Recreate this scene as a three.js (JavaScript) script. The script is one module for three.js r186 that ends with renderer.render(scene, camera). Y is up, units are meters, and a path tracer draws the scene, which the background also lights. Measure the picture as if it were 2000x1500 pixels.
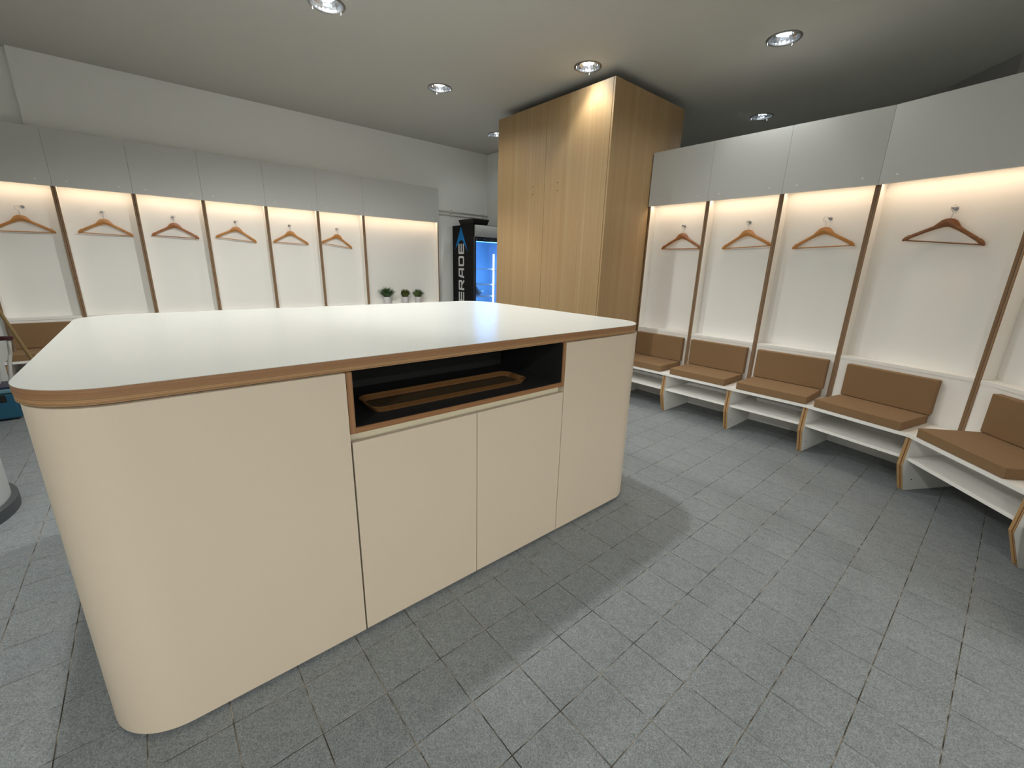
import * as THREE from 'three';
import { RoundedBoxGeometry } from 'three/addons/geometries/RoundedBoxGeometry.js';
import { mergeGeometries, toCreasedNormals } from 'three/addons/utils/BufferGeometryUtils.js';
import { RectAreaLightUniformsLib } from 'three/addons/lights/RectAreaLightUniformsLib.js';

// ------------------------------------------------------------------ camera, exposure, light levels
RectAreaLightUniformsLib.init();
const scene = new THREE.Scene();
scene.background = new THREE.Color(0x000000);
const EYE = 1.36;
const camera = new THREE.PerspectiveCamera(84.52, 2000 / 1500, 0.05, 60);
camera.rotation.order = 'YXZ';
camera.position.set(0, EYE, 0);
camera.rotation.set(-0.273676, -0.706658, 0.026388);
const renderer = new THREE.WebGLRenderer({ antialias: true });
renderer.toneMapping = THREE.LinearToneMapping;
renderer.toneMappingExposure = 1.0;
renderer.shadowMap.enabled = true;

const CEIL = 3.05;
const SPOT = { color: new THREE.Color(0.985, 0.985, 0.95), beam: 7.5, spill: 2.8, wide: 8.5 };      // ceiling downlights: beam inside the reflector, spill at its mouth, unseen lamps behind the camera, placed to light the island front
const STRIP = { color: new THREE.Color(1.0, 0.735, 0.50), intensity: 22 };     // light strips behind the fascias
const COOL = { color: new THREE.Color(0.10, 0.42, 1.0), intensity: 1.1 };     // drinks cooler interior

// ------------------------------------------------------------------ small helpers
let seed = 7;
const rnd = () => { seed = (seed * 1664525 + 1013904223) >>> 0; return seed / 4294967296; };
const rr = (a, b) => a + (b - a) * rnd();
const used = new Map();
function numbered(name) {
  const n = used.get(name) ?? 0; used.set(name, n + 1);
  return n ? `${name}_${String(n).padStart(3, '0')}` : name;
}
function thing(name, label, category, [x, y, z] = [0, 0, 0], turn = 0, group) {
  const o = new THREE.Group(); o.name = numbered(name); scene.add(o);
  o.position.set(x, y, z); o.rotation.y = turn;
  o.userData = { label, category }; if (group) o.userData.group = group;
  return o;
}
function part(name, geometry, material, parent) {
  const m = new THREE.Mesh(geometry, material); m.name = name; parent.add(m); return m;
}
function struct(name, geometry, material) {
  const m = new THREE.Mesh(geometry, material); m.name = name; m.userData.kind = 'structure'; scene.add(m); return m;
}
const merge = (list) => mergeGeometries(list.map((g) => { const h = g.index ? g.toNonIndexed() : g; for (const k of Object.keys(h.attributes)) if (!['position', 'normal', 'uv'].includes(k)) h.deleteAttribute(k); return h; }));
function box(x0, x1, y0, y1, z0, z1) {           // axis-aligned box, uv in metres
  const w = x1 - x0, h = y1 - y0, d = z1 - z0, g = new THREE.BoxGeometry(w, h, d);
  const uv = g.attributes.uv, f = [[d, h], [d, h], [w, d], [w, d], [w, h], [w, h]];
  for (let i = 0; i < 24; i++) { const [a, b] = f[i >> 2]; uv.setXY(i, uv.getX(i) * a, uv.getY(i) * b); }
  return g.translate((x0 + x1) / 2, (y0 + y1) / 2, (z0 + z1) / 2);
}
function rbox(x0, x1, y0, y1, z0, z1, r, seg = 2) {
  return new RoundedBoxGeometry(x1 - x0, y1 - y0, z1 - z0, seg, r).translate((x0 + x1) / 2, (y0 + y1) / 2, (z0 + z1) / 2);
}
function prism(poly, y0, y1, bevel = 0) {         // plan polygon [[x,z],...] raised from y0 to y1
  const s = new THREE.Shape(poly.map(([x, z]) => new THREE.Vector2(x, -z)));
  const g = new THREE.ExtrudeGeometry(s, { depth: y1 - y0 - 2 * bevel, bevelEnabled: bevel > 0, bevelThickness: bevel, bevelSize: bevel, bevelOffset: -bevel, bevelSegments: 1, curveSegments: 12 });
  g.rotateX(-Math.PI / 2); return g.translate(0, y0 + bevel, 0);
}
function roundRect(x0, x1, z0, z1, r00, r10, r11, r01, n = 14) {  // radii at (x0,z0) (x1,z0) (x1,z1) (x0,z1)
  const pts = [], arc = (cx, cz, r, a) => { if (r <= 0) { pts.push([cx, cz]); return; } for (let i = 0; i <= n; i++) { const t = a + (i / n) * Math.PI / 2; pts.push([cx + r * Math.cos(t), cz + r * Math.sin(t)]); } };
  arc(x0 + r00, z0 + r00, r00, Math.PI); arc(x1 - r10, z0 + r10, r10, -Math.PI / 2); arc(x1 - r11, z1 - r11, r11, 0); arc(x0 + r01, z1 - r01, r01, Math.PI / 2);
  return pts;
}
function tube(pts, r, seg = 24, rad = 8, closed = false) {
  return new THREE.TubeGeometry(new THREE.CatmullRomCurve3(pts.map((p) => new THREE.Vector3(...p)), closed, 'catmullrom', 0.2), seg, r, rad, closed);
}
function rod(a, b, r0, r1 = r0, n = 12) {
  const A = new THREE.Vector3(...a), B = new THREE.Vector3(...b), d = B.clone().sub(A), g = new THREE.CylinderGeometry(r1, r0, d.length(), n);
  g.applyQuaternion(new THREE.Quaternion().setFromUnitVectors(new THREE.Vector3(0, 1, 0), d.clone().normalize()));
  return g.translate(...A.add(B).multiplyScalar(0.5).toArray());
}
const lathe = (pts, n = 32) => new THREE.LatheGeometry(pts.map(([r, y]) => new THREE.Vector2(r, y)), n);

// ------------------------------------------------------------------ textures
function canvasTexture(w, h, draw, rep = [1, 1], srgb = true) {
  const c = document.createElement('canvas'); c.width = w; c.height = h; draw(c.getContext('2d'), w, h);
  const t = new THREE.CanvasTexture(c); t.wrapS = t.wrapT = THREE.RepeatWrapping; t.repeat.set(...rep);
  if (srgb) t.colorSpace = THREE.SRGBColorSpace; return t;
}
function grainTexture(size, base, spread, rep, srgb = true, coarse = 0.5, cell = 1) {   // speckle: fine grain over soft patches
  const data = new Uint8Array(size * size * 4), n = 32, grid = [];
  for (let i = 0; i < n * n; i++) grid.push(rnd() - 0.5);
  const at = (x, y) => { const fx = x / size * n, fy = y / size * n, ix = Math.floor(fx), iy = Math.floor(fy), u = fx - ix, v = fy - iy, q = (a, b) => grid[((b + n) % n) * n + (a + n) % n], su = u * u * (3 - 2 * u), sv = v * v * (3 - 2 * v); return (q(ix, iy) * (1 - su) + q(ix + 1, iy) * su) * (1 - sv) + (q(ix, iy + 1) * (1 - su) + q(ix + 1, iy + 1) * su) * sv; };
  const m = Math.ceil(size / cell), fine = []; for (let i = 0; i < m * m; i++) fine.push(rnd() - 0.5);
  const speck = (x, y) => { if (cell === 1) return rnd() - 0.5; const fx = x / cell, fy = y / cell, ix = Math.floor(fx), iy = Math.floor(fy), u = fx - ix, v = fy - iy, q = (a, b) => fine[(b % m) * m + a % m]; return 1.5 * ((q(ix, iy) * (1 - u) + q(ix + 1, iy) * u) * (1 - v) + (q(ix, iy + 1) * (1 - u) + q(ix + 1, iy + 1) * u) * v) + 0.25 * (rnd() - 0.5); };
  for (let y = 0; y < size; y++) for (let x = 0; x < size; x++) {
    const k = speck(x, y) + at(x, y) * coarse * 2, i = (y * size + x) * 4;
    for (let c = 0; c < 3; c++) data[i + c] = Math.max(0, Math.min(255, base[c] + k * spread));
    data[i + 3] = 255;
  }
  const t = new THREE.DataTexture(data, size, size); t.wrapS = t.wrapT = THREE.RepeatWrapping; t.magFilter = THREE.LinearFilter; t.minFilter = THREE.LinearFilter; t.repeat.set(...rep);
  if (srgb) t.colorSpace = THREE.SRGBColorSpace; t.needsUpdate = true; return t;
}
function woodTexture(base, dark, rep, lines = 900, soft = 1) {          // grain running along v
  return canvasTexture(1024, 1024, (g, w, h) => {
    g.fillStyle = `rgb(${base})`; g.fillRect(0, 0, w, h);
    for (let i = 0; i < 60; i++) { const x = rnd() * w, ww = rr(20, 90); g.fillStyle = `rgba(${rnd() < 0.5 ? dark : [255, 240, 210]},${rr(0.02, 0.07) * soft})`; g.fillRect(x, 0, ww, h); }
    for (let i = 0; i < lines; i++) {
      const x = rnd() * w, y0 = rnd() * h, len = rr(120, 1024); g.strokeStyle = `rgba(${rnd() < 0.72 ? dark : [255, 244, 220]},${rr(0.04, 0.2) * soft})`; g.lineWidth = rr(0.6, 2.0);
      for (const dy of [0, -h]) { g.beginPath(); g.moveTo(x, y0 + dy); g.bezierCurveTo(x + rr(-5, 5), y0 + dy + len * 0.3, x + rr(-5, 5), y0 + dy + len * 0.7, x + rr(-4, 4), y0 + dy + len); g.stroke(); }
    }
  }, rep);
}
const std = (o) => new THREE.MeshStandardMaterial(o);
const M = {};
M.white = std({ color: new THREE.Color(0.84, 0.825, 0.785), roughness: 0.5 });
M.fascia = std({ color: new THREE.Color(0.57, 0.575, 0.555), roughness: 0.42 });
M.counter = std({ color: new THREE.Color(0.545, 0.462, 0.358), roughness: 0.42 });
M.rail = std({ color: new THREE.Color(0.66, 0.60, 0.44), roughness: 0.45 });
M.top = new THREE.MeshPhysicalMaterial({ color: new THREE.Color(0.515, 0.525, 0.50), roughness: 0.27, specularIntensity: 0.8 });
M.black = std({ color: 0x0b0b0b, roughness: 0.75 });
M.gap = std({ color: 0x14110d, roughness: 0.9 });
const plyTex = canvasTexture(256, 256, (g, w, h) => {           // across v: the veneers of a plywood edge
  g.fillStyle = '#8d6b46'; g.fillRect(0, 0, w, h);
  for (let i = 0; i < 5; i++) { g.fillStyle = i % 2 ? '#6b4a2c' : '#a88258'; g.fillRect(0, i * 51 + 6, w, i % 2 ? 10 : 26); }
  for (let i = 0; i < 500; i++) { g.fillStyle = `rgba(60,36,16,${rr(0.03, 0.14)})`; g.fillRect(rnd() * w, rnd() * h, rr(8, 70), 1.4); }
}, [2, 1 / 0.018]);
M.plyEdge = std({ map: plyTex, roughness: 0.6 });
const along = (t) => { t.rotation = Math.PI / 2; return t; };
M.brownEdge = std({ map: woodTexture([128, 88, 52], [72, 44, 20], [6, 1], 500), roughness: 0.55 });
M.brownAlong = std({ map: along(woodTexture([132, 90, 52], [74, 44, 20], [1, 6], 500)), roughness: 0.55 });
const hangerWood = (a, b) => std({ map: along(woodTexture(a, b, [4, 4], 300)), roughness: 0.38 });
M.hangers = [hangerWood([186, 124, 56], [116, 68, 22]), hangerWood([160, 96, 44], [96, 52, 20]), hangerWood([118, 70, 32], [66, 36, 14])];
M.uprightEdge = std({ map: woodTexture([132, 100, 68], [72, 48, 26], [9, 1.2], 700), roughness: 0.65 });
const legTex = (dark) => { const t = canvasTexture(256, 128, (g, w, h) => {
  g.fillStyle = 'rgb(178,142,96)'; g.fillRect(0, 0, w, h); g.fillStyle = 'rgba(120,84,46,0.45)'; g.fillRect(0, h * 0.3, w, h * 0.08); g.fillRect(0, h * 0.62, w, h * 0.08);
  for (let i = 0; i < 260; i++) { g.fillStyle = `rgba(92,60,28,${rr(0.03, 0.16)})`; g.fillRect(rnd() * w, rnd() * h, rr(10, 80), 1.3); }
  g.fillStyle = 'rgb(110,70,34)'; g.fillRect(0, dark ? h * 0.84 : 0, w, h * 0.16);
}, [4, 1 / 0.0178]); t.offset.y = -0.1798; return t; };
M.legEdges = [0, 1].map((k) => std({ map: legTex(k), roughness: 0.6 }));
M.oak = std({ map: woodTexture([161, 133, 92], [98, 66, 32], [1.15, 0.4], 2600, 0.46), roughness: 0.5 });
M.trayWood = std({ map: along(woodTexture([104, 68, 32], [58, 36, 12], [3, 3], 400)), roughness: 0.5 });
M.trayBase = std({ map: along(woodTexture([62, 50, 34], [34, 26, 14], [3, 3], 400)), roughness: 0.5 });
M.chrome = std({ color: 0xb9b9bd, metalness: 1, roughness: 0.22 });
const weave = canvasTexture(256, 256, (g, w, h) => {
  g.fillStyle = '#808080'; g.fillRect(0, 0, w, h);
  for (let y = 0; y < h; y += 4) for (let x = 0; x < w; x += 4) { const v = 110 + ((x + y) / 4 % 2) * 40 + rr(-25, 25); g.fillStyle = `rgb(${v | 0},${v | 0},${v | 0})`; g.fillRect(x, y, 4, 4); }
}, [14, 14], false);
M.fabric = new THREE.MeshPhysicalMaterial({ color: new THREE.Color(0.235, 0.140, 0.066), roughness: 0.95, bumpMap: weave, bumpScale: 0.0006, sheen: 0.25, sheenColor: new THREE.Color(0.5, 0.4, 0.3), sheenRoughness: 0.6 });
const plaster = grainTexture(512, [128, 128, 128], 60, [1.6, 1.6], false, 0.8);
M.wall = std({ color: new THREE.Color(0.84, 0.84, 0.81), roughness: 0.85, bumpMap: plaster, bumpScale: 0.0012 });
M.ceiling = std({ color: new THREE.Color(0.56, 0.55, 0.50), roughness: 0.9, bumpMap: plaster, bumpScale: 0.0006 });
M.grout = std({ map: grainTexture(512, [112, 105, 93], 56, [1, 1], true, 1.1), roughness: 0.95 });
M.shadedWall = std({ color: new THREE.Color(0.30, 0.295, 0.28), roughness: 0.85, bumpMap: plaster, bumpScale: 0.0012 });  // darker than the other walls: the shade there is put into the colour
M.column = std({ color: new THREE.Color(0.46, 0.48, 0.48), roughness: 0.55 });
M.baseRing = std({ color: new THREE.Color(0.055, 0.063, 0.068), roughness: 0.5 });
const tileTex = grainTexture(1024, [147, 152, 154], 40, [1.25, 1.25], true, 0.12, 3);
const tileMats = [[0.70, 0.715, 0.72], [0.72, 0.73, 0.735], [0.685, 0.70, 0.71], [0.705, 0.715, 0.715], [0.69, 0.705, 0.715]].map((c) => std({ color: new THREE.Color(...c), map: tileTex, roughness: 0.48, bumpMap: tileTex, bumpScale: 0.0003 }));

// ------------------------------------------------------------------ floor: slab of grout with every tile on it
const OUT = [[-3.6, -6.12], [-3.6, 6.4], [3.6, 6.4], [4.5, 1.4], [5.49, -0.42], [5.95, -0.86], [6.3, -1.45], [6.3, -4.6], [4.5, -4.6], [4.5, -6.12]];
const floor = struct('floor', prism(OUT.map(([x, z]) => [x, z]), -0.12, -0.0016), M.grout);
{
  const P = 0.2, e = 0.0017, b = 0.0008, inside = (x, z) => { let c = false; for (let i = 0, j = OUT.length - 1; i < OUT.length; j = i++) { const [xi, zi] = OUT[i], [xj, zj] = OUT[j]; if ((zi > z) !== (zj > z) && x < ((xj - xi) * (z - zi)) / (zj - zi) + xi) c = !c; } return c; };
  const tileGeo = (k) => {
    const h = P / 2 - e, g = new THREE.BoxGeometry(2 * h, 0.008, 2 * h); g.translate(0, -0.004, 0);
    const top = [[-h + b, -h + b], [h - b, -h + b], [h - b, h - b], [-h + b, h - b]], rim = [[-h, -h], [h, -h], [h, h], [-h, h]], pos = [], uv = [];
    const put = (...v) => v.forEach(([x, y, z]) => { pos.push(x, y, z); uv.push(x + k * 0.37, z + y + k * 0.53); });
    const T = (i) => [top[i % 4][0], 0, top[i % 4][1]], R = (i) => [rim[i % 4][0], -b * 0.6, rim[i % 4][1]], D = (i) => [rim[i % 4][0], -0.008, rim[i % 4][1]];
    put(T(0), T(2), T(1), T(0), T(3), T(2));
    for (let i = 0; i < 4; i++) put(T(i), T(i + 1), R(i + 1), T(i), R(i + 1), R(i), R(i), R(i + 1), D(i + 1), R(i), D(i + 1), D(i));
    const q = new THREE.BufferGeometry(); q.setAttribute('position', new THREE.Float32BufferAttribute(pos, 3)); q.setAttribute('uv', new THREE.Float32BufferAttribute(uv, 2)); q.computeVertexNormals(); return q;
  };
  const geos = [0, 1, 2, 3, 4].map(tileGeo);
  camera.updateMatrixWorld(true); camera.updateProjectionMatrix();
  const inv = camera.matrixWorld.clone().invert(), v = new THREE.Vector3(), all = [];
  for (let i = -20; i <= 34; i++) for (let j = -34; j <= 33; j++) {
    const x = -0.004 + (i + 0.5) * P, z = -0.054 + (j + 0.5) * P;
    if (![[-1, -1], [1, -1], [1, 1], [-1, 1]].every(([a, c]) => inside(x + a * 0.1, z + c * 0.1))) continue;
    v.set(x, 0, z).applyMatrix4(inv); const d = v.length(), f = 825.45;
    const px = 1000 + f * v.x / -v.z, py = 750 - f * v.y / -v.z;
    const hidden = x > -0.2 && x < 2.1 && z < -1.4 && z > -3.6, seen = v.z < -0.05 && px > -40 && px < 2040 && py > -40 && py < 1560 && !hidden && z > -5.3;
    all.push({ x, z, size: seen ? 1 / (v.z * v.z * d) : 0 });
  }
  all.sort((a, c) => c.size - a.size);
  const near = all.slice(0, 300), far = all.slice(300);
  for (const t of near) { const k = Math.floor(rnd() * 5); const m = part(numbered('tile'), geos[k], tileMats[Math.floor(rnd() * 5)], floor); m.position.set(t.x, 0, t.z); }
  const im = new THREE.InstancedMesh(geos[0], std({ color: 0xffffff, map: tileTex, roughness: 0.48 }), far.length), mat = new THREE.Matrix4(), col = new THREE.Color();
  far.forEach((t, k) => { mat.makeRotationY(Math.floor(rnd() * 4) * Math.PI / 2).setPosition(t.x, 0, t.z); im.setMatrixAt(k, mat); const s = rr(0.68, 0.73); im.setColorAt(k, col.setRGB(s, s * 1.01, s * 1.015)); });
  im.name = 'tile_field'; im.userData.kind = 'stuff'; floor.add(im);
}

// ------------------------------------------------------------------ ceiling with its downlight openings
const LAMPS = [   // [x, z, label] : six in the picture, the rest unseen, placed to light the island and the room
  [1.243, -3.517, 'recessed round downlight cut by the top edge of the photo'],
  [2.553, -4.224, 'recessed round downlight between the white wall and the island, second from the left'],
  [3.253, -2.901, 'recessed round downlight right in front of the tall oak cupboard'],
  [3.945, -1.584, 'largest recessed round downlight, over the aisle at upper right'],
  [5.614, -2.352, 'recessed round downlight just above the white fascia beyond the oak cupboard'],
  [3.925, -5.050, 'small far downlight half hidden by the left edge of the oak cupboard'],
];
const UNSEEN_LAMPS = [[1.94, -2.21], [-0.07, -2.81], [-2.4, 4.2], [-0.8, 4.3], [0.8, 4.3], [2.4, 4.2], [-1.6, 5.6], [0.1, 5.6], [1.8, 5.6], [-2.9, 1.5]];  // out of view; those behind the camera are placed to light the island front
{
  const shape = new THREE.Shape(OUT.map(([x, z]) => new THREE.Vector2(x, -z)));
  for (const [x, z] of [...LAMPS, ...UNSEEN_LAMPS]) { const h = new THREE.Path(); h.absarc(x, -z, 0.108, 0, Math.PI * 2, true); shape.holes.push(h); }
  const g = new THREE.ExtrudeGeometry(shape, { depth: 0.16, bevelEnabled: false, curveSegments: 40 }); g.rotateX(-Math.PI / 2); g.translate(0, CEIL, 0);
  struct('ceiling', g, M.ceiling);
}
// ------------------------------------------------------------------ walls
struct('wall_left', box(-0.61, 4.6, 0, CEIL, -6.25, -6.03), M.wall);
struct('wall_left_end', box(-3.75, -0.61, 0, CEIL, -6.25, -6.09), M.wall);
struct('wall_far', box(4.5, 4.62, 0, CEIL, -6.03, -4.6), M.wall);
struct('wall_passage', box(4.62, 6.45, 0, CEIL, -4.75, -4.6), M.wall);
struct('wall_behind_cupboard', box(4.80, 4.92, 0, CEIL, -4.6, -2.96), M.wall);
struct('wall_right', prism([[6.3, -4.6], [6.3, -1.45], [5.95, -0.86], [5.49, -0.42], [4.5, 1.4], [3.6, 6.4], [3.75, 6.45], [4.66, 1.45], [5.62, -0.3], [6.1, -0.76], [6.45, -1.4], [6.45, -4.6]], 0, CEIL), M.shadedWall);
struct('wall_front', box(-3.75, 3.75, 0, CEIL, 6.4, 6.55), M.wall);  // out of view, set back to leave depth for the unseen lamps
struct('wall_side', box(-3.75, -3.6, 0, CEIL, -6.09, 6.4), M.wall);

// ------------------------------------------------------------------ downlights
{
  const ring = lathe([[0.101, -0.001], [0.103, -0.006], [0.112, -0.007], [0.119, -0.004], [0.121, 0.0], [0.104, 0.0]], 48);
  const refl = lathe([[0.104, -0.003], [0.1015, 0.012], [0.095, 0.027], [0.083, 0.042], [0.066, 0.054], [0.044, 0.062], [0.0, 0.065]], 26);
  const can = lathe([[0.106, 0.0], [0.106, 0.09], [0, 0.09]], 32);
  const lampG = merge([-0.03, 0, 0.03].map((d) => new THREE.CapsuleGeometry(0.0095, 0.075, 4, 12).rotateX(Math.PI / 2).translate(d, 0.034, 0)));
  const pane = lathe([[0, -0.016], [0.101, -0.016]], 40);
  const reflM = std({ color: 0xd6dbe2, metalness: 1, roughness: 0.14, side: THREE.DoubleSide, flatShading: true });
  const trimM = std({ color: 0x8c8a84, metalness: 0.9, roughness: 0.35 });
  const canM = std({ color: 0x777777, roughness: 0.8, side: THREE.DoubleSide });
  const lampM = std({ color: 0xffffff, emissive: new THREE.Color(0.86, 0.95, 1.0), emissiveIntensity: 26 });
  const glassM = new THREE.MeshPhysicalMaterial({ color: 0xffffff, transmission: 1, thickness: 0, roughness: 0.02, ior: 1.45, side: THREE.DoubleSide });
  const put = (x, z, label, angle, group, k = 1, ks = 1) => {
    const t = thing('downlight', label, 'ceiling light', [x, CEIL, z], x * 3 + z, group);
    part('trim_ring', ring, trimM, t); part('housing', can, canM, t); part('reflector', refl, reflM, t); part('lamp_bulb', lampG, lampM, t); part('glass_cover', pane, glassM, t);
    for (let k = 0; k < 3; k++) { const a = k * 2.0944, c = Math.cos(a) * 0.107, s = Math.sin(a) * 0.107; part('clip', merge([rod([c, -0.004, s], [c, -0.022, s], 0.0028), new THREE.SphereGeometry(0.0055, 10, 8).translate(c, -0.023, s)]), M.chrome, t); }
    const target = new THREE.Object3D(); target.name = 'beam_target'; target.position.set(0, -1, 0); t.add(target);
    const lights = angle > 1 ? [['downlight_beam', SPOT.wide * k, 1.42, 0.2, -0.026]] : [['downlight_beam', SPOT.beam * k, angle, 0.3, 0.042], ['downlight_spill', SPOT.spill * ks, 1.36, 0.35, -0.026]];
    for (const [name, power, a, soft, y] of lights) { const L = new THREE.SpotLight(SPOT.color, power, 0, a, soft, 2); L.name = name; L.position.set(0, y, 0); L.castShadow = true; L.shadow.radius = 3; L.target = target; t.add(L); }
  };
  LAMPS.forEach(([x, z, l], i) => put(x, z, l, [0.70, 0.70, 0.80, 0.70, 0.70, 0.70][i], undefined, [0.3, 0.7, 0.42, 0.22, 0.5, 0.3][i], [3.6, 0.7, 0.12, 0.6, 0.25, 0.08][i]));
  UNSEEN_LAMPS.forEach(([x, z], i) => put(x, z, 'unseen ceiling lamp overhead, placed to light the island and the room', i < 2 ? 0.635 : 1.4, 'unseen ceiling lamps out of view', [1.4, 0.3][i] ?? (i === 9 ? 1.7 : 1), [0.7, 3.3][i]));
}

// ------------------------------------------------------------------ island: cabinet and worktop
const IX0 = -0.277, IX1 = 2.158, IZ0 = -3.018, IZ1 = -1.326;
{
  const t = thing('island_cabinet', 'large cream island cabinet with rounded corners standing in the middle of the tiled floor', 'cabinet', [0.94, 0, -2.17]), O = new THREE.Vector3(-0.94, 0, 2.17), at = (g) => g.translate(O.x, O.y, O.z);
  const r = 0.187, smooth = (g) => toCreasedNormals(g, 0.4);
  part('side_panel', smooth(at(prism(roundRect(IX0, 0.4365, IZ0, IZ1, r, 0, 0, r), 0.014, 1.017))), M.counter, t);
  part('side_panel', smooth(at(prism(roundRect(1.4625, IX1, IZ0, IZ1, 0, r, r, 0), 0.014, 1.017))), M.counter, t);
  part('carcass', at(merge([box(0.4365, 1.4625, 0.02, 0.742, IZ0 + 0.02, -1.352), box(0.4365, 1.4625, 0.742, 1.017, IZ0 + 0.02, -1.80)])), M.gap, t);
  part('back_panel', at(box(0.438, 1.461, 0.014, 1.017, IZ0, IZ0 + 0.019)), M.counter, t);
  for (const [a, b] of [[0.4425, 0.9485], [0.9515, 1.4595]]) part('door', at(rbox(a, b, 0.014, 0.7775, -1.347, IZ1, 0.0015, 1)), M.counter, t);
  part('finger_rail', at(merge([box(0.440, 1.460, 0.742, 0.808, -1.40, -1.362), prism([[0.440, -1.362], [1.460, -1.362], [1.460, -1.356], [0.440, -1.356]], 0.796, 0.808)])), M.rail, t);
  part('frame_board', at(box(0.4385, 0.4575, 0.808, 1.018, -1.79, IZ1)), M.brownEdge, t);
  part('frame_board', at(box(1.4420, 1.4605, 0.808, 1.018, -1.79, IZ1)), M.brownEdge, t);
  part('frame_board', at(box(0.4575, 1.4420, 0.808, 0.828, -1.79, IZ1)), M.brownAlong, t);
  part('niche_lining', at(merge([box(0.4575, 1.4420, 0.828, 0.8295, -1.79, IZ1 - 0.004), box(0.4575, 0.459, 0.8295, 1.018, -1.79, IZ1 - 0.004), box(1.4405, 1.442, 0.8295, 1.018, -1.79, IZ1 - 0.004), box(0.4575, 1.442, 0.8295, 1.018, -1.796, -1.79), box(0.4575, 1.442, 1.0155, 1.018, -1.79, IZ1 - 0.03)])), M.black, t);
  part('plinth', smooth(at(prism(roundRect(IX0 + 0.03, IX1 - 0.03, IZ0 + 0.03, IZ1 - 0.03, r, r, r, r), 0, 0.02))), M.gap, t);
}
{
  const t = thing('worktop', 'white laminate worktop with rounded corners and brown plywood edge on the island', 'worktop', [0.94, 1.02, -2.17]);
  const plan = (i) => roundRect(-0.29 + i - 0.94, 2.171 - i - 0.94, -3.031 + i + 2.17, -1.338 - i + 2.17, 0.2 - i, 0.2 - i, 0.2 - i, 0.2 - i, 20), S = (g) => toCreasedNormals(g, 0.4);
  part('lower_board', S(prism(plan(0.0015), 0, 0.018)), M.plyEdge, t);
  part('upper_board', S(prism(plan(0), 0.0185, 0.0395)), M.brownAlong, t);
  part('laminate', S(prism(plan(0.0004), 0.0396, 0.0412)), M.top, t);
}
{
  const t = thing('tray', 'long shallow wooden tray with a raised rim lying in the black niche of the island', 'tray', [0.93, 0.8296, -1.497]);
  const ring = (hx, hz, r, y) => roundRect(-hx, hx, -hz, hz, r, r, r, r, 8).map(([x, z]) => [x, y, z]);
  const loops = [ring(0.362, 0.077, 0.036, 0), ring(0.378, 0.093, 0.045, 0.023), ring(0.374, 0.089, 0.042, 0.0245), ring(0.371, 0.086, 0.040, 0.023), ring(0.357, 0.072, 0.033, 0.005)], pos = [], K = loops[0].length;
  for (let a = 0; a + 1 < loops.length; a++) for (let k = 0; k < K; k++) { const j = (k + 1) % K, [A, B] = [loops[a], loops[a + 1]]; pos.push(...A[k], ...B[k], ...B[j], ...A[k], ...B[j], ...A[j]); }
  const rim = new THREE.BufferGeometry(); rim.setAttribute('position', new THREE.Float32BufferAttribute(pos, 3)); rim.setAttribute('uv', new THREE.Float32BufferAttribute(pos.filter((_, k) => k % 3 !== 1), 2)); rim.computeVertexNormals();
  part('rim', toCreasedNormals(rim, 0.5), M.trayWood, t); part('base', prism(roundRect(-0.358, 0.358, -0.073, 0.073, 0.034, 0.034, 0.034, 0.034, 8), 0.0, 0.0048), M.trayBase, t);
}

// ------------------------------------------------------------------ locker bays
function offsetLine(pts, o) {                     // polyline in plan moved by o towards the wall, corners mitred
  const seg = pts.slice(1).map((p, i) => { const hx = p[0] - pts[i][0], hz = p[1] - pts[i][1], l = Math.hypot(hx, hz); return { n: [hz / l, -hx / l], c: (hz * pts[i][0] - hx * pts[i][1]) / l }; });
  return pts.map((p, i) => {
    const a = seg[Math.max(0, i - 1)], b = seg[Math.min(seg.length - 1, i)], det = a.n[0] * b.n[1] - a.n[1] * b.n[0];
    if (Math.abs(det) < 1e-4) return [p[0] + a.n[0] * o, p[1] + a.n[1] * o];
    const ca = a.c + o, cb = b.c + o; return [(ca * b.n[1] - a.n[1] * cb) / det, (a.n[0] * cb - ca * b.n[0]) / det];
  });
}
const ledWhite = std({ color: 0xffffff, emissive: STRIP.color, emissiveIntensity: 6 });
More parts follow.
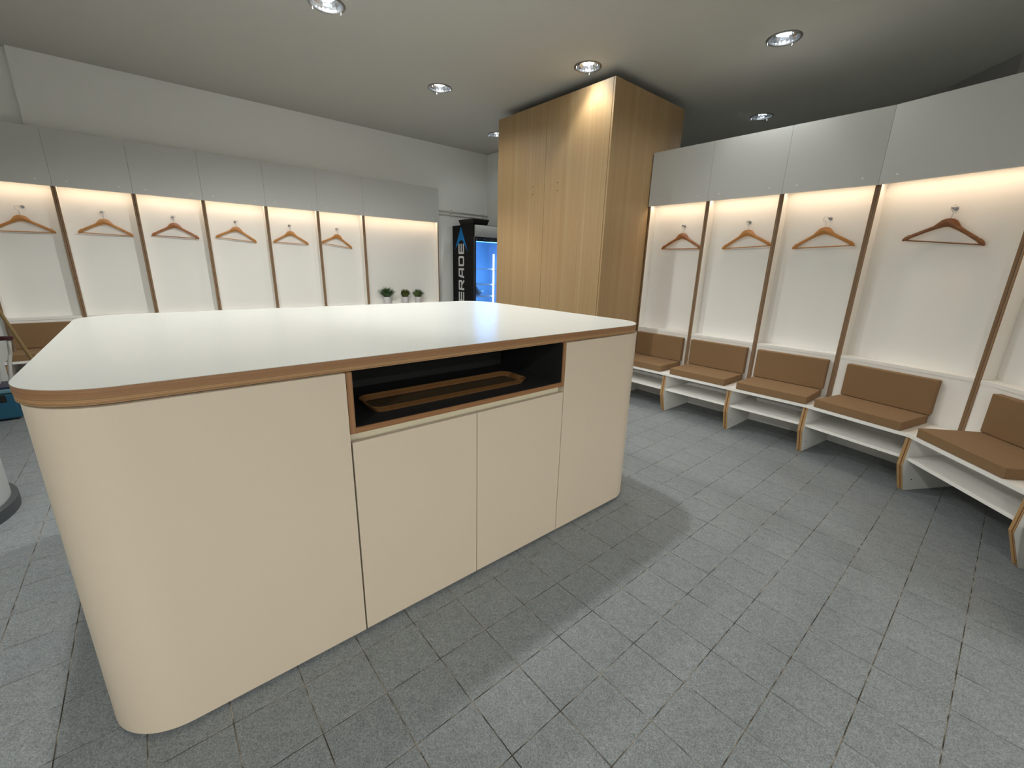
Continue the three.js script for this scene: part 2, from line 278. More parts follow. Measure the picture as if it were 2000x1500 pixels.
function bay(line, i, s, label, group, hook) {
  const Y = (y) => (y <= 0 ? 0 : EYE + (y - EYE) * s), at = (o) => { const q = offsetLine(line, o * s); return [q[i], q[i + 1]]; };
  const [A, B] = at(0), L = Math.hypot(B[0] - A[0], B[1] - A[1]), u = [(B[0] - A[0]) / L, (B[1] - A[1]) / L], n = [u[1], -u[0]];
  const c = [(A[0] + B[0]) / 2, (A[1] + B[1]) / 2], t = thing('locker_bay', label, 'locker', [c[0], 0, c[1]], 0, group);
  const sh = (g) => g.translate(-c[0], 0, -c[1]), T = 0.0178 * s;
  const slab = (o0, o1, y0, y1, inset = T) => { const [a, b] = at(o0), [d, e] = at(o1), m = (p, k) => [p[0] + u[0] * k, p[1] + u[1] * k]; return sh(prism([m(a, inset), m(b, -inset), m(e, -inset), m(d, inset)], Y(y0), Y(y1))); };
  // end boards: A side and B side; each a panel along the mitre
  const board = (end, o0, o1, y0, y1, thick = T) => { const p = at(o0)[end], q = at(o1)[end], k = end ? -thick : thick, g0 = end ? -0.0018 : 0.0018; return sh(prism([[p[0] + u[0] * g0, p[1] + u[1] * g0], [q[0] + u[0] * g0, q[1] + u[1] * g0], [q[0] + u[0] * k, q[1] + u[1] * k], [p[0] + u[0] * k, p[1] + u[1] * k]], Y(y0), Y(y1))); };
  for (const e of [0, 1]) {
    const b = part('upright', merge([board(e, 0.0085, 0.134, 0.3925, 2.46)]), M.white, t);
    part('plywood_edge', board(e, 0.006, 0.0085, 0.3925, 1.99), M.uprightEdge, b);
    // leg: a profiled board under the seat
    const P = at(0)[e], Q = at(1)[e], m = [Q[0] - P[0], Q[1] - P[1]], prof = [[-0.372, 0.3695], [-0.384, 0.178], [-0.328, 0.006], [-0.323, 0], [0.126, 0], [0.126, 0.3695]];
    const extr = (pts) => {
      const g = new THREE.ExtrudeGeometry(new THREE.Shape(pts.map(([o, y]) => new THREE.Vector2(o, Y(y)))), { depth: T - 0.0007, bevelEnabled: false });
      const nn = new THREE.Vector3(u[0], 0, u[1]), X = new THREE.Vector3(m[0], 0, m[1]), base = [P[0] + u[0] * (e ? -T : 0.0007), P[1] + u[1] * (e ? -T : 0.0007)];
      g.applyMatrix4(new THREE.Matrix4().makeBasis(X, new THREE.Vector3(0, 1, 0), nn).setPosition(base[0], 0, base[1]));
      if (X.clone().cross(new THREE.Vector3(0, 1, 0)).dot(nn) < 0) { const ix = g.index ? g.index.array : null, p = g.attributes.position; if (!ix) for (let k = 0; k < p.count; k += 3) for (const a of Object.values(g.attributes)) for (let q = 0; q < a.itemSize; q++) { const x = a.array[(k + 1) * a.itemSize + q]; a.array[(k + 1) * a.itemSize + q] = a.array[(k + 2) * a.itemSize + q]; a.array[(k + 2) * a.itemSize + q] = x; } }
      g.computeVertexNormals(); return sh(g);
    };
    const leg = part('leg_board', extr(prof), M.white, t), f = prof.slice(0, 4);
    { const w = [P[0] + m[0] * -0.285 + u[0] * (e ? -T : T), P[1] + m[1] * -0.285 + u[1] * (e ? -T : T)]; part('screw', sh(rod([w[0] - u[0] * 0.001, Y(0.075), w[1] - u[1] * 0.001], [w[0] + u[0] * (e ? -0.001 : 0.001), Y(0.075), w[1] + u[1] * (e ? -0.001 : 0.001)], 0.004)), M.gap, leg); }
    part('plywood_edge', extr([...f.map(([o, y]) => [o - 0.0025, y]), ...f.slice().reverse().map(([o, y]) => [o - 0.0002, y])]), M.legEdges[e], leg);
  }
  const fascia = part('fascia', slab(-0.012, 0.0055, 1.977, 2.475, 0.0008), M.fascia, t);
  for (const k of [-1, 1]) { const q = k * (L / 2 - 0.1), a = [u[0] * q - n[0] * 0.0118 * s, Y(2.03), u[1] * q - n[1] * 0.0118 * s]; part('screw_cap', rod(a, [a[0] - n[0] * 0.0015, a[1], a[2] - n[1] * 0.0015], 0.0065, 0.005, 16), M.white, fascia); }
  part('top_panel', slab(0.006, 0.134, 2.44, 2.46), M.white, t);
  part('light_box', slab(0.0065, 0.115, 1.999, 2.012), M.white, t);
  part('back_panel', slab(0.115, 0.133, 0.722, 2.44), M.white, t);
  part('ledge', slab(0.0065, 0.115, 0.7215, 0.745), M.white, t);
  part('lower_panel', slab(0.010, 0.028, 0.392, 0.7205), M.white, t);
  part('seat_board', slab(-0.385, 0.026, 0.3698, 0.392, 0.0006), M.white, t);
  part('shelf', slab(-0.362, 0.125, 0.218, 0.2385), M.white, t);
  part('kick_panel', slab(0.1265, 0.144, 0, 0.369, 0.001), M.white, t);
  // light strip hidden behind the fascia
  const W = L - 2 * T - 0.03, strip = slab(0.012, 0.030, 1.9935, 1.998, T + 0.012); part('light_strip', strip, ledWhite, t);
  const rl = new THREE.RectAreaLight(STRIP.color, STRIP.intensity * (s < 1 ? 0.8 : 0.95), W, 0.016); rl.name = 'strip_light'; rl.position.set(n[0] * 0.021 * s, Y(1.992), n[1] * 0.021 * s);
  rl.rotation.order = 'YXZ'; rl.rotation.y = Math.atan2(-u[1], u[0]); rl.rotation.x = -Math.PI / 2; t.add(rl);
  const mid = (o) => [n[0] * o * s, n[1] * o * s];
  if (hook) {
    const w = (o, y, k) => { const q = mid(o); return [q[0] + u[0] * k, Y(y), q[1] + u[1] * k]; }, k = hook.u, y = hook.y;
    part('coat_hook', merge([rod(w(0.1149, y, k), w(0.108, y, k), 0.013, 0.012, 20), rod(w(0.108, y, k), w(0.078, y + 0.004, k), 0.0055, 0.005), new THREE.SphereGeometry(0.0105, 14, 10).translate(...w(0.073, y + 0.005, k))]), M.chrome, t);
  }
  return { t, A, B, u, n, c, L, Y, s, turn: Math.atan2(-u[1], u[0]) };
}
// frame of a bay: local x along the front, local z towards the room (away from the wall)
const inBay = (b, k, y, o) => [b.c[0] + b.u[0] * k + b.n[0] * o * b.s, b.Y(y), b.c[1] + b.u[1] * k + b.n[1] * o * b.s];

const RIGHT = [[4.093, -2.690], [4.093, -2.073], [4.093, -1.456], [4.093, -0.837], [3.906, -0.067]];
RIGHT.push([RIGHT[4][0] - 0.733 * 0.93, RIGHT[4][1] + 0.681 * 0.93]); RIGHT.push([RIGHT[5][0] - 0.964 * 0.85, RIGHT[5][1] + 0.268 * 0.85]);
const LS = 0.9548, LZ = -5.92, LEFT = [-1.05, -0.515, 0.04, 0.606, 1.206, 1.782, 2.363, 3.514].map((x) => [x, LZ]);

const hookR = [{ u: 0.05, y: 1.78 }, { u: 0.05, y: 1.782 }, { u: 0.036, y: 1.776 }, { u: 0.02, y: 1.787 }];
const rightNames = ['white locker bay with a hanger and padded seat, the one touching the oak cupboard', 'white locker bay on the right wall, second out from the oak cupboard', 'white locker bay on the right wall, third out from the oak cupboard', 'widest white locker bay on the right wall, with the darkest and most tilted hanger', 'white locker bay at the right photo edge whose seat cushion is cut by the edge', 'white bench bay at lower right, only its nearest leg and cushion corner in view'];
const right = rightNames.map((l, i) => bay(RIGHT, i, 1, l, 'locker bays along the curved right wall', hookR[i]));
const hookL = [-0.785, -0.235, 0.341, 0.933, 1.528, 2.125];
const leftNames = ['white locker bay on the left wall at the left photo edge, above the cleaning bucket', 'white locker bay on the left wall with the second hanger from the left', 'white locker bay on the left wall with the third hanger from the left', 'white locker bay on the left wall with the fourth hanger from the left', 'white locker bay on the left wall with the fifth hanger from the left', 'narrowest-looking white locker bay on the left wall, next to the bay with plants', 'widest white bay on the left wall, holding three potted plants and no hanger'];
const left = leftNames.map((l, i) => bay(LEFT, i, LS, l, 'locker bays along the left wall', i < 6 ? { u: hookL[i] * LS - (LEFT[i][0] + LEFT[i + 1][0]) / 2, y: 1.78 } : null));

// ------------------------------------------------------------------ cushions
function cushions(b, w, off, seatLabel, backLabel, group) {
  const st = thing('seat_cushion', seatLabel, 'cushion', inBay(b, off, 0.392, -0.195), b.turn, group);
  const g = rbox(-w / 2, w / 2, 0.0005, 0.061 * b.s, -0.186 * b.s, 0.186 * b.s, 0.006, 3); part('cover', g, M.fabric, st);
  const seam = (y, dx, dz, r) => tube(roundRect(-w / 2 + 0.001, w / 2 - 0.001, -0.186 * b.s + 0.001, 0.186 * b.s - 0.001, 0.006, 0.006, 0.006, 0.006, 3).map(([x, z]) => [x, y, z]), 0.0016, 80, 5, true);
  part('seam', seam(0.056 * b.s), M.fabric, st);
  const bk = thing('back_cushion', backLabel, 'cushion', inBay(b, off + 0.002, 0.455, 0.0095), b.turn, group.replace('seat', 'back'));
  part('cover', rbox(-w / 2 - 0.005, w / 2 + 0.005, 0, 0.242 * b.s, 0, 0.049 * b.s, 0.006, 3), M.fabric, bk);
}
const place = ['in the bay touching the oak cupboard', 'in the second bay from the oak cupboard', 'in the third bay from the oak cupboard', 'below the darkest tilted hanger on the right', 'cut by the right edge of the photo', 'at lower right with only its corner showing'];
right.slice(0, 6).forEach((b, i) => cushions(b, [0.52, 0.52, 0.52, 0.53, 0.55, 0.55][i], [0.0, 0.0, 0.0, -0.035, -0.03, 0][i], `brown fabric seat cushion ${place[i]}`, `brown fabric back cushion ${place[i]}`, 'brown seat cushions on the right bench'));
cushions(left[0], 0.49, 0.01, 'brown fabric seat cushion on the left bench behind the island corner', 'brown fabric back cushion on the left bench above the seat cushion', 'brown seat cushions on the left bench');

// ------------------------------------------------------------------ clothes hangers
const hangerShape = (() => {
  const up = [[0, 0], [0.022, -0.003], [0.040, -0.013], [0.054, -0.030], [0.070, -0.050], [0.092, -0.063], [0.168, -0.107], [0.171, -0.112], [0.177, -0.1125], [0.182, -0.113], [0.200, -0.126], [0.211, -0.142], [0.213, -0.154]], lo = [[0.205, -0.157], [0.190, -0.152], [0.165, -0.132], [0.100, -0.094], [0.058, -0.072], [0.020, -0.057], [0, -0.053]];
  const half = [...up, ...lo], s = new THREE.Shape([...half.map(([x, y]) => new THREE.Vector2(x, y)), ...half.slice(1, -1).reverse().map(([x, y]) => new THREE.Vector2(-x, y))]);
  const g = new THREE.ExtrudeGeometry(s, { depth: 0.007, bevelEnabled: true, bevelThickness: 0.003, bevelSize: 0.0025, bevelOffset: -0.0025, bevelSegments: 2, curveSegments: 6 }); return toCreasedNormals(g.translate(0, 0, -0.0035), 0.6);
})();
const hookG = tube([[0, -0.006, 0], [0, 0.014, 0], [0.001, 0.03, 0], [-0.006, 0.044, 0], [-0.018, 0.054, 0], [-0.02, 0.066, 0], [-0.012, 0.077, 0], [0.001, 0.0795, 0], [0.013, 0.073, 0], [0.018, 0.062, 0]], 0.0017, 48, 8);
const barG = rod([-0.198, -0.150, 0], [0.198, -0.150, 0], 0.0045, 0.0045, 10).rotateX(0);
function hanger(b, k, y, roll, yaw, label, group, wood) {
  const p = inBay(b, k, y, 0.090), t = thing('clothes_hanger', label, 'hanger', p, b.turn + yaw, group); t.rotation.order = 'YXZ'; t.rotation.z = roll; t.scale.setScalar(b.s);
  part('arms', hangerShape, M.hangers[wood], t); part('crossbar', barG, M.hangers[wood], t); part('hook', hookG, M.chrome, t);
}
const hr = [[0.05, 1.7135, 0, 0.03], [0.05, 1.7205, 0.05, -0.02], [0.016, 1.7145, 0.04, -0.03], [0.015, 1.7285, -0.10, 0.03]];
const hrL = ['wooden clothes hanger nearest the oak cupboard on the right wall', 'wooden clothes hanger second from the oak cupboard on the right wall', 'wooden clothes hanger third from the oak cupboard on the right wall', 'largest and darkest wooden clothes hanger, hanging tilted at far right'];
hr.forEach(([k, y, roll, yaw], i) => hanger(right[i], k, y, roll, yaw, hrL[i], 'wooden hangers on the right wall', [1, 0, 0, 2][i]));
const hl = [[1.7015, 0.02, 0], [1.7145, -0.022, 0.03], [1.7215, -0.025, -0.02], [1.7235, -0.09, 0.02], [1.7145, -0.016, 0], [1.711, -0.13, 0.03]], ord = ['leftmost wooden clothes hanger, at the left photo edge', 'second wooden clothes hanger from the left on the left wall', 'third wooden clothes hanger from the left on the left wall', 'fourth wooden clothes hanger from the left, tilted down to the right', 'fifth wooden clothes hanger from the left on the left wall', 'most tilted wooden clothes hanger on the left wall, beside the plant bay'];
hl.forEach(([y, roll, yaw], i) => hanger(left[i], hookL[i] * LS - (LEFT[i][0] + LEFT[i + 1][0]) / 2 + (i ? 0.003 : -0.03), y, roll, yaw, ord[i], 'wooden hangers on the left wall', [0, 0, 1, 0, 0, 0][i]));

// ------------------------------------------------------------------ potted plants on the ledge
{
  const potM = std({ color: new THREE.Color(0.66, 0.64, 0.65), roughness: 0.6 }), soilM = std({ color: 0x21170e, roughness: 1 });
  const potG = toCreasedNormals(lathe([[0, 0], [0.046, 0], [0.047, 0.004], [0.053, 0.092], [0.0535, 0.095], [0.05, 0.095], [0.049, 0.088]], 32), 0.6);
  const kinds = [['small wide spiky green plant in a white pot, left of the three', 0.150, 0.150, 190, 0.0066, [0.045, 0.10, 0.028]], ['small round olive green plant in a white pot, middle of the three', 0.108, 0.130, 200, 0.0092, [0.095, 0.12, 0.020]], ['small green plant in a white pot, rightmost, beside the bay end', 0.118, 0.138, 180, 0.0092, [0.072, 0.115, 0.03]]];
  kinds.forEach(([label, spread, high, count, width, col], i) => {
    const x = [2.787, 3.085, 3.312][i] * LS, t = thing('potted_plant', label, 'plant', [x, left[6].Y(0.745) + 0.0003, LZ - 0.058 * LS], i, 'potted plants on the ledge');
    t.scale.setScalar(LS * [1.08, 1.02, 0.96][i]); part('pot', potG, potM, t); part('soil', new THREE.CircleGeometry(0.049, 24).rotateX(-Math.PI / 2).translate(0, 0.089, 0), soilM, t);
    const pos = [], q = new THREE.Vector3();
    for (let k = 0; k < count; k++) {
      const a = rnd() * 6.283, e = Math.sqrt(rnd()), rr0 = 0.03 * Math.sqrt(rnd()), reach = spread * e, h = high * (1 - 0.5 * e * e) * rr(0.75, 1.05), w = width * rr(0.7, 1.2), c = Math.cos(a), s = Math.sin(a);
      const P = (f, side) => { const rad = rr0 + (Math.min(reach, 0.135) - rr0 * 0.4) * f * (0.5 + 0.5 * f), y = 0.088 + h * f * (1.12 - 0.12 * f), ww = side * w * Math.sin(Math.PI * Math.min(0.98, f * 0.8 + 0.16)); return [c * rad - s * ww, y, Math.max(-0.054, Math.min(0.085, s * rad + c * ww))]; };
      for (const [f0, f1] of [[0, 0.4], [0.4, 0.75], [0.75, 1]]) { const A = P(f0, -1), B = P(f0, 1), C = P(f1, 1), D = P(f1, -1); pos.push(...A, ...B, ...C, ...A, ...C, ...D); }
    }
    const g = new THREE.BufferGeometry(); g.setAttribute('position', new THREE.Float32BufferAttribute(pos, 3)); g.setAttribute('uv', new THREE.Float32BufferAttribute(new Float32Array(pos.length / 3 * 2), 2)); g.computeVertexNormals();
    const f = part('foliage', g, std({ color: new THREE.Color(...col), roughness: 0.6, side: THREE.DoubleSide }), t); f.userData.kind = 'stuff';
  });
}

// ------------------------------------------------------------------ tall oak cupboard
{
  const X = 3.400, Z0 = -4.339, Z1 = -2.699, X1 = 4.569, H = 2.968, t = thing('tall_cupboard', 'tall pale oak cupboard reaching the ceiling behind the island', 'cupboard', [(X + X1) / 2, 0, (Z0 + Z1) / 2]), O = [-(X + X1) / 2, 0, -(Z0 + Z1) / 2], at = (g) => g.translate(...O);
  part('carcass', at(box(X + 0.022, X1 - 0.002, 0.05, H - 0.002, Z0 + 0.02, Z1 - 0.02)), M.gap, t);
  part('plinth', at(box(X + 0.04, X1 - 0.01, 0, 0.06, Z0 + 0.02, Z1 - 0.03)), M.gap, t);
  const doors = [[Z0 + 0.001, -3.538], [-3.534, Z1 - 0.0225]];
  doors.forEach(([a, b], i) => {
    const d = part('door', at(box(X, X + 0.019, 0.06, H, a, b)), M.oak, t), z = i ? -3.343 : -3.716;
    for (const y of [2.191, 2.116]) part('screw_hole', at(new THREE.CylinderGeometry(0.0045, 0.0045, 0.003, 14).rotateZ(Math.PI / 2).translate(X - 0.001, y, z)), M.gap, d);
  });
  part('side_panel', at(box(X + 0.001, X1, 0.0, H, Z1 - 0.019, Z1)), M.oak, t);
  part('side_panel', at(box(X + 0.021, X1, 0.0, H, Z0, Z0 + 0.019)), M.oak, t);
  part('ceiling_filler', at(box(X + 0.28, X1 - 0.28, H, CEIL, Z0 + 0.3, Z1 - 0.28)), M.gap, t);
}

// ------------------------------------------------------------------ drinks cooler, what stands on it and in it
{
  const X0 = 3.722, X1 = 4.42, Z0 = -5.86, Z1 = -5.3, H = 1.915, t = thing('drinks_cooler', 'black upright drinks cooler with a glass door glowing blue inside', 'cooler', [(X0 + X1) / 2, 0, (Z0 + Z1) / 2]), at = (g) => g.translate(-(X0 + X1) / 2, 0, -(Z0 + Z1) / 2);
  const bodyM = new THREE.MeshPhysicalMaterial({ color: 0x0a0a0c, roughness: 0.6, specularIntensity: 0.3 }), glowTintM = std({ color: new THREE.Color(0.40, 0.62, 0.82), roughness: 0.5 });  // lining colour tinted blue, part of the inner glow put into it
  const W = 560, HH = 1865, print = canvasTexture(W, HH, (g) => {   // flat print of the side panel: 1 px = 1 mm
    g.fillStyle = '#0b0c0e'; g.fillRect(0, 0, W, HH);
    const Yp = (y) => (H - y) * 1000, Zp = (z) => (z - Z0) * 1000;
    g.fillStyle = '#0f6fb4'; g.beginPath(); g.moveTo(Zp(-5.63), Yp(1.898)); g.lineTo(Zp(-5.79), Yp(1.575)); g.lineTo(Zp(-5.655), Yp(1.70)); g.lineTo(Zp(-5.585), Yp(1.70)); g.lineTo(Zp(-5.445), Yp(1.535)); g.closePath(); g.fill();
    g.fillStyle = '#2a93d0'; g.beginPath(); g.arc(Zp(-5.56), Yp(1.715), 11, 0, 7); g.fill();
    g.save(); g.translate(Zp(-5.548), Yp(0.262)); g.rotate(-Math.PI / 2); g.strokeStyle = '#b9bcbd'; g.lineWidth = 31; g.lineJoin = 'round';
    const w = 150, h = 152, l = 16, P = (...pts) => { g.beginPath(); pts.forEach(([x, y], i) => (i ? g.lineTo(x, -y) : g.moveTo(x, -y))); g.stroke(); };
    const glyph = {
      P: () => P([l, 0], [l, h - l], [w - l, h - l], [w - l, h * 0.42], [l, h * 0.42]),
      O: () => P([l, l], [l, h - l], [w - l, h - l], [w - l, l], [l - 4, l]),
      W: () => { P([6, h], [w * 0.26, l], [w * 0.5, h * 0.8], [w * 0.74, l], [w - 6, h]); },
      E: () => { P([w, h - l], [l, h - l], [l, l], [w, l]); P([l, h / 2], [w, h / 2]); },
      R: () => { P([l, 0], [l, h - l], [w - l, h - l], [w - l, h * 0.45], [l, h * 0.45]); P([w * 0.55, h * 0.45], [w - 4, 0]); },
      A: () => { P([l, 0], [l + 22, h - l], [w - l, h - l], [w - l, 0]); P([l, h * 0.36], [w - l, h * 0.36]); },
      D: () => P([l, l], [l, h - l], [w - l - 12, h - l], [w - l, h - l - 14], [w - l, l + 14], [w - l - 12, l], [l - 4, l]),
    };
    for (const ch of 'POWERADE') { glyph[ch](); g.translate(177.5, 0); }
    g.restore();
  });
  const side = new THREE.PlaneGeometry(0.56, 1.865).rotateY(-Math.PI / 2).translate(X0 - 0.0006, 0.05 + 1.865 / 2, (Z0 + Z1) / 2);
  part('cabinet_body', at(merge([box(X0, X0 + 0.04, 0.05, H, Z0, Z1), box(X1 - 0.04, X1, 0.05, H, Z0, Z1), box(X0 + 0.04, X1 - 0.04, 0.05, H, Z0, Z0 + 0.04), box(X0 + 0.04, X1 - 0.04, 1.70, H, Z0 + 0.04, Z1), box(X0 + 0.04, X1 - 0.04, 0.05, 0.32, Z0 + 0.04, Z1)])), bodyM, t);
  part('side_print', at(side), new THREE.MeshPhysicalMaterial({ map: print, roughness: 0.6, specularIntensity: 0.3 }), t);
  part('foot_plinth', at(box(X0 + 0.02, X1 - 0.02, 0, 0.05, Z0 + 0.02, Z1 - 0.04)), M.black, t);
  const hs = new THREE.Shape(); hs.moveTo(-0.0, 1.747); hs.lineTo(0.034, 1.747); hs.quadraticCurveTo(0.05, 1.84, 0.012, 1.908); hs.lineTo(0, 1.908); hs.closePath();
  part('header_panel', at(new THREE.ExtrudeGeometry(hs, { depth: X1 - X0 - 0.02, bevelEnabled: false, curveSegments: 10 }).rotateY(-Math.PI / 2).scale(1, 1, 1).applyMatrix4(new THREE.Matrix4().set(-1, 0, 0, 0, 0, 1, 0, 0, 0, 0, -1, 0, 0, 0, 0, 1)).applyMatrix4(new THREE.Matrix4().makeTranslation(0, 0, 0)).rotateY(Math.PI).translate(X1 - 0.004, 0, Z1)), std({ color: 0x9d9f9c, roughness: 0.45 }), t);
  const d = part('door', at(merge([box(X0, X0 + 0.02, 0.30, 1.745, Z1, Z1 + 0.032), box(X1 - 0.02, X1, 0.30, 1.745, Z1, Z1 + 0.032), box(X0 + 0.02, X1 - 0.02, 1.684, 1.745, Z1, Z1 + 0.032), box(X0 + 0.02, X1 - 0.02, 0.30, 0.34, Z1, Z1 + 0.032)])), std({ color: 0x0a1322, roughness: 0.35 }), t);
  part('glass', at(box(X0 + 0.02, X1 - 0.02, 0.34, 1.684, Z1 + 0.014, Z1 + 0.0145)), new THREE.MeshPhysicalMaterial({ color: 0xffffff, transmission: 1, thickness: 0, roughness: 0.02, ior: 1.45 }), d);
  part('bright_dot', at(merge([0.03, 0.17, 0.3].map((k) => new THREE.SphereGeometry(0.007, 10, 8).translate(X0 + k, 1.713, Z1 + 0.033)))), M.chrome, d);  // bright dots in place of the tiny lights on the door band
  part('lining', at(merge([box(X0 + 0.04, X0 + 0.045, 0.32, 1.70, Z0 + 0.045, Z1), box(X1 - 0.045, X1 - 0.04, 0.32, 1.70, Z0 + 0.045, Z1), box(X0 + 0.04, X1 - 0.04, 0.32, 1.70, Z0 + 0.04, Z0 + 0.046), box(X0 + 0.045, X1 - 0.045, 1.69, 1.70, Z0 + 0.045, Z1), box(X0 + 0.045, X1 - 0.045, 0.32, 0.33, Z0 + 0.045, Z1)])), glowTintM, t);
  const wire = std({ color: 0xd8dde2, metalness: 0.6, roughness: 0.35 });
  for (const y of [0.56, 0.885, 1.06, 1.29]) { const g = [box(X0 + 0.05, X1 - 0.05, y, y + 0.012, Z1 - 0.045, Z1 - 0.035)]; for (let k = 0; k < 12; k++) g.push(box(X0 + 0.06 + k * 0.05, X0 + 0.064 + k * 0.05, y, y + 0.005, Z0 + 0.06, Z1 - 0.045)); part('shelf', at(merge(g)), wire, t); }
  for (const x of [X1 - 0.285, X1 - 0.075]) {
    if (x < X1 - 0.1) continue;
  }
  part('light_tube', at(rbox(4.094, 4.118, 0.36, 1.515, Z1 - 0.026, Z1 - 0.008, 0.005)), std({ color: 0xffffff, emissive: new THREE.Color(0.55, 0.78, 1.0), emissiveIntensity: 3.2 }), t);
  const rl = new THREE.RectAreaLight(COOL.color, 150, 0.5, 0.03); rl.name = 'cooler_light'; rl.position.set(0, 1.68, 0.22); rl.rotation.set(-Math.PI / 2 - 0.5, 0, 0); t.add(rl);
  part('light_bar', at(box(X0 + 0.09, X1 - 0.09, 1.683, 1.689, Z1 - 0.075, Z1 - 0.045)), std({ color: 0xffffff, emissive: COOL.color, emissiveIntensity: 4 }), t);
  const rt = new THREE.RectAreaLight(new THREE.Color(0.16, 0.48, 1.0), 44, 0.02, 1.15); rt.name = 'cooler_tube_light'; rt.position.set(4.106 - (X0 + X1) / 2, 0.94, 0.252); rt.rotation.set(0, 0.5, 0); t.add(rt);
  const lab = std({ color: new THREE.Color(0.10, 0.12, 0.16), roughness: 0.4 });
  // clear bag of bottles lying on a shelf
  const bag = thing('plastic_bag', 'dark plastic bag lying on a shelf inside the blue cooler', 'bag', [3.86, 0.8975, -5.47]);
  const bg = new THREE.SphereGeometry(1, 24, 16), bp = bg.attributes.position; for (let k = 0; k < bp.count; k++) { const f = 1 + 0.16 * Math.sin(bp.getX(k) * 9 + bp.getY(k) * 7) + 0.1 * Math.sin(bp.getZ(k) * 13 + bp.getY(k) * 5); bp.setXYZ(k, bp.getX(k) * 0.11 * f, Math.max(0, (bp.getY(k) * 0.075 + 0.052) * f * (1 - 0.35 * bp.getX(k))), bp.getZ(k) * 0.07 * f); } bg.computeVertexNormals();
  part('sack', bg, lab, bag); part('knot', new THREE.ConeGeometry(0.03, 0.11, 9, 2).rotateZ(-1.1).translate(0.135, 0.05, 0), std({ color: 0xc9d4dc, roughness: 0.3 }), bag);
  const cr = thing('open_crate', 'flat black open box lying on top of the drinks cooler', 'box', [3.965, 1.9155, -5.645]);
  const sh = (w, dd, y) => [[-w, y, -dd], [w, y, -dd], [w, y, dd], [-w, y, dd]], lo = sh(0.125, 0.165, 0), hi = sh(0.150, 0.195, 0.092), li = sh(0.119, 0.159, 0.006), h2 = sh(0.144, 0.189, 0.092), tri = [];
  const quad = (a, b2, c, d2) => tri.push(...a, ...b2, ...c, ...a, ...c, ...d2);
  quad(lo[0], lo[1], lo[2], lo[3]); quad(li[3], li[2], li[1], li[0]);
  for (let k = 0; k < 4; k++) { const j = (k + 1) % 4; quad(lo[k], hi[k], hi[j], lo[j]); quad(li[k], li[j], h2[j], h2[k]); quad(hi[k], h2[k], h2[j], hi[j]); }
  const cg = new THREE.BufferGeometry(); cg.setAttribute('position', new THREE.Float32BufferAttribute(tri, 3)); cg.setAttribute('uv', new THREE.Float32BufferAttribute(new Float32Array(tri.length / 3 * 2), 2)); cg.computeVertexNormals();
  part('shell', cg, std({ color: 0x0c0c0d, roughness: 0.5, side: THREE.DoubleSide }), cr);
}
// cable trunking on the wall above the cooler
{
  const t = thing('cable_trunking', 'pair of thin grey pipes running along the wall above the drinks cooler', 'pipe', [4.0, 2.11, -6.02]), m = std({ color: new THREE.Color(0.62, 0.62, 0.6), roughness: 0.5 });
  part('pipe', rod([-0.47, 0.028, 0.004], [0.5, 0.028, 0.004], 0.012), m, t); part('pipe', rod([-0.47, -0.022, 0.002], [0.5, -0.022, 0.002], 0.010), m, t);
  for (const x of [-0.2, 0.42]) part('bracket', box(x - 0.008, x + 0.008, -0.042, 0.05, -0.0098, 0.018), m, t);
}

// ------------------------------------------------------------------ round column at the left edge
{
  const t = thing('round_column', 'wide round white column with a dark base ring, cut by the left photo edge', 'column', [-1.19, 0, -3.34]);
  part('shaft', lathe([[0.435, 0.0], [0.435, CEIL]], 64), M.column, t); part('base_ring', toCreasedNormals(lathe([[0.436, 0.0], [0.462, 0.0], [0.462, 0.062], [0.458, 0.067], [0.436, 0.068]], 64), 0.5), M.baseRing, t);
}
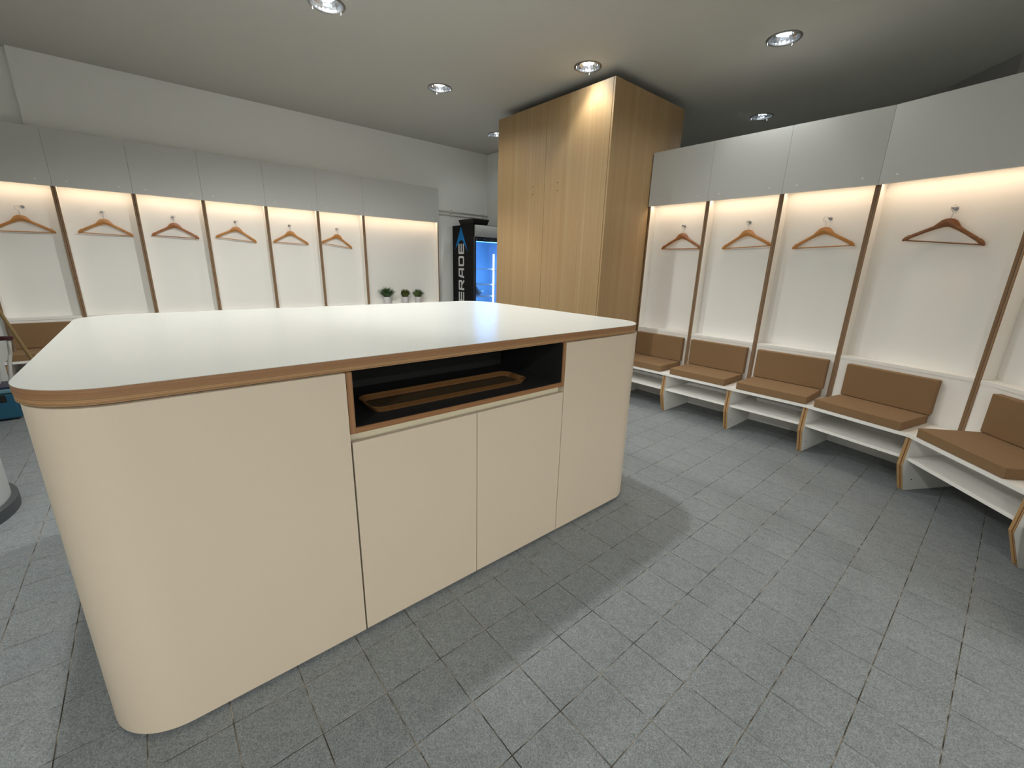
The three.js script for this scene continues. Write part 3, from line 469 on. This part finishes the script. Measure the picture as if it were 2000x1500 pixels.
// ------------------------------------------------------------------ cleaning things beside the left bench
{
  const t = thing('cleaning_bucket', 'blue cleaning bucket on a white tube frame, cut by the left photo edge', 'bucket', [-1.24, 0, -5.36]);
  const blue = std({ color: new THREE.Color(0.012, 0.085, 0.15), roughness: 0.4 }), pale = std({ color: new THREE.Color(0.10, 0.22, 0.27), roughness: 0.45 }), whiteT = std({ color: 0xb9b8b2, roughness: 0.4 });
  part('tub', rbox(-0.26, 0.262, 0.012, 0.235, -0.13, 0.13, 0.02, 3), blue, t); part('rim', rbox(-0.27, 0.272, 0.232, 0.272, -0.14, 0.14, 0.014, 3), pale, t); part('lid_strip', rbox(-0.265, 0.267, 0.271, 0.287, -0.135, 0.135, 0.006), std({ color: 0x10163c, roughness: 0.4 }), t);
  part('label_plate', rbox(0.145, 0.205, 0.16, 0.222, 0.128, 0.133, 0.002, 1), M.black, t);
  for (const [x, top] of [[0.165, 0.86], [0.235, 0.66]]) part('frame_tube', tube([[x - 0.01, 0.286, -0.05], [x + 0.012, 0.45, -0.056], [x + 0.03, top * 0.8, -0.065], [x + 0.045, top, -0.07]], 0.013, 20, 10), whiteT, t);
  part('clamp', rbox(0.16, 0.305, 0.645, 0.678, -0.095, -0.045, 0.008), std({ color: 0x3c0f14, roughness: 0.5 }), t);
  for (const [x, z] of [[-0.22, -0.1], [0.22, -0.1], [-0.22, 0.1], [0.22, 0.1]]) part('caster', new THREE.CylinderGeometry(0.018, 0.018, 0.016, 14).rotateX(Math.PI / 2).translate(x, 0.018, z), M.black, t);
  const m = thing('mop', 'tan wooden mop handle leaning across the left bench', 'mop', [-0.715, 0, -5.20]), tan = std({ map: woodTexture([122, 98, 54], [74, 54, 24], [3, 3], 200), roughness: 0.5 });
  part('handle', rod([0, 0.05, 0], [-0.318, 1.36, 0.02], 0.0125, 0.0115, 14), tan, m); part('head', rbox(-0.14, 0.14, 0.0, 0.05, -0.05, 0.05, 0.015, 2), std({ color: 0x55585a, roughness: 0.9 }), m);
}

scene.traverse((o) => { if (o.isMesh) { o.castShadow = true; o.receiveShadow = true; } });
renderer.render(scene, camera);
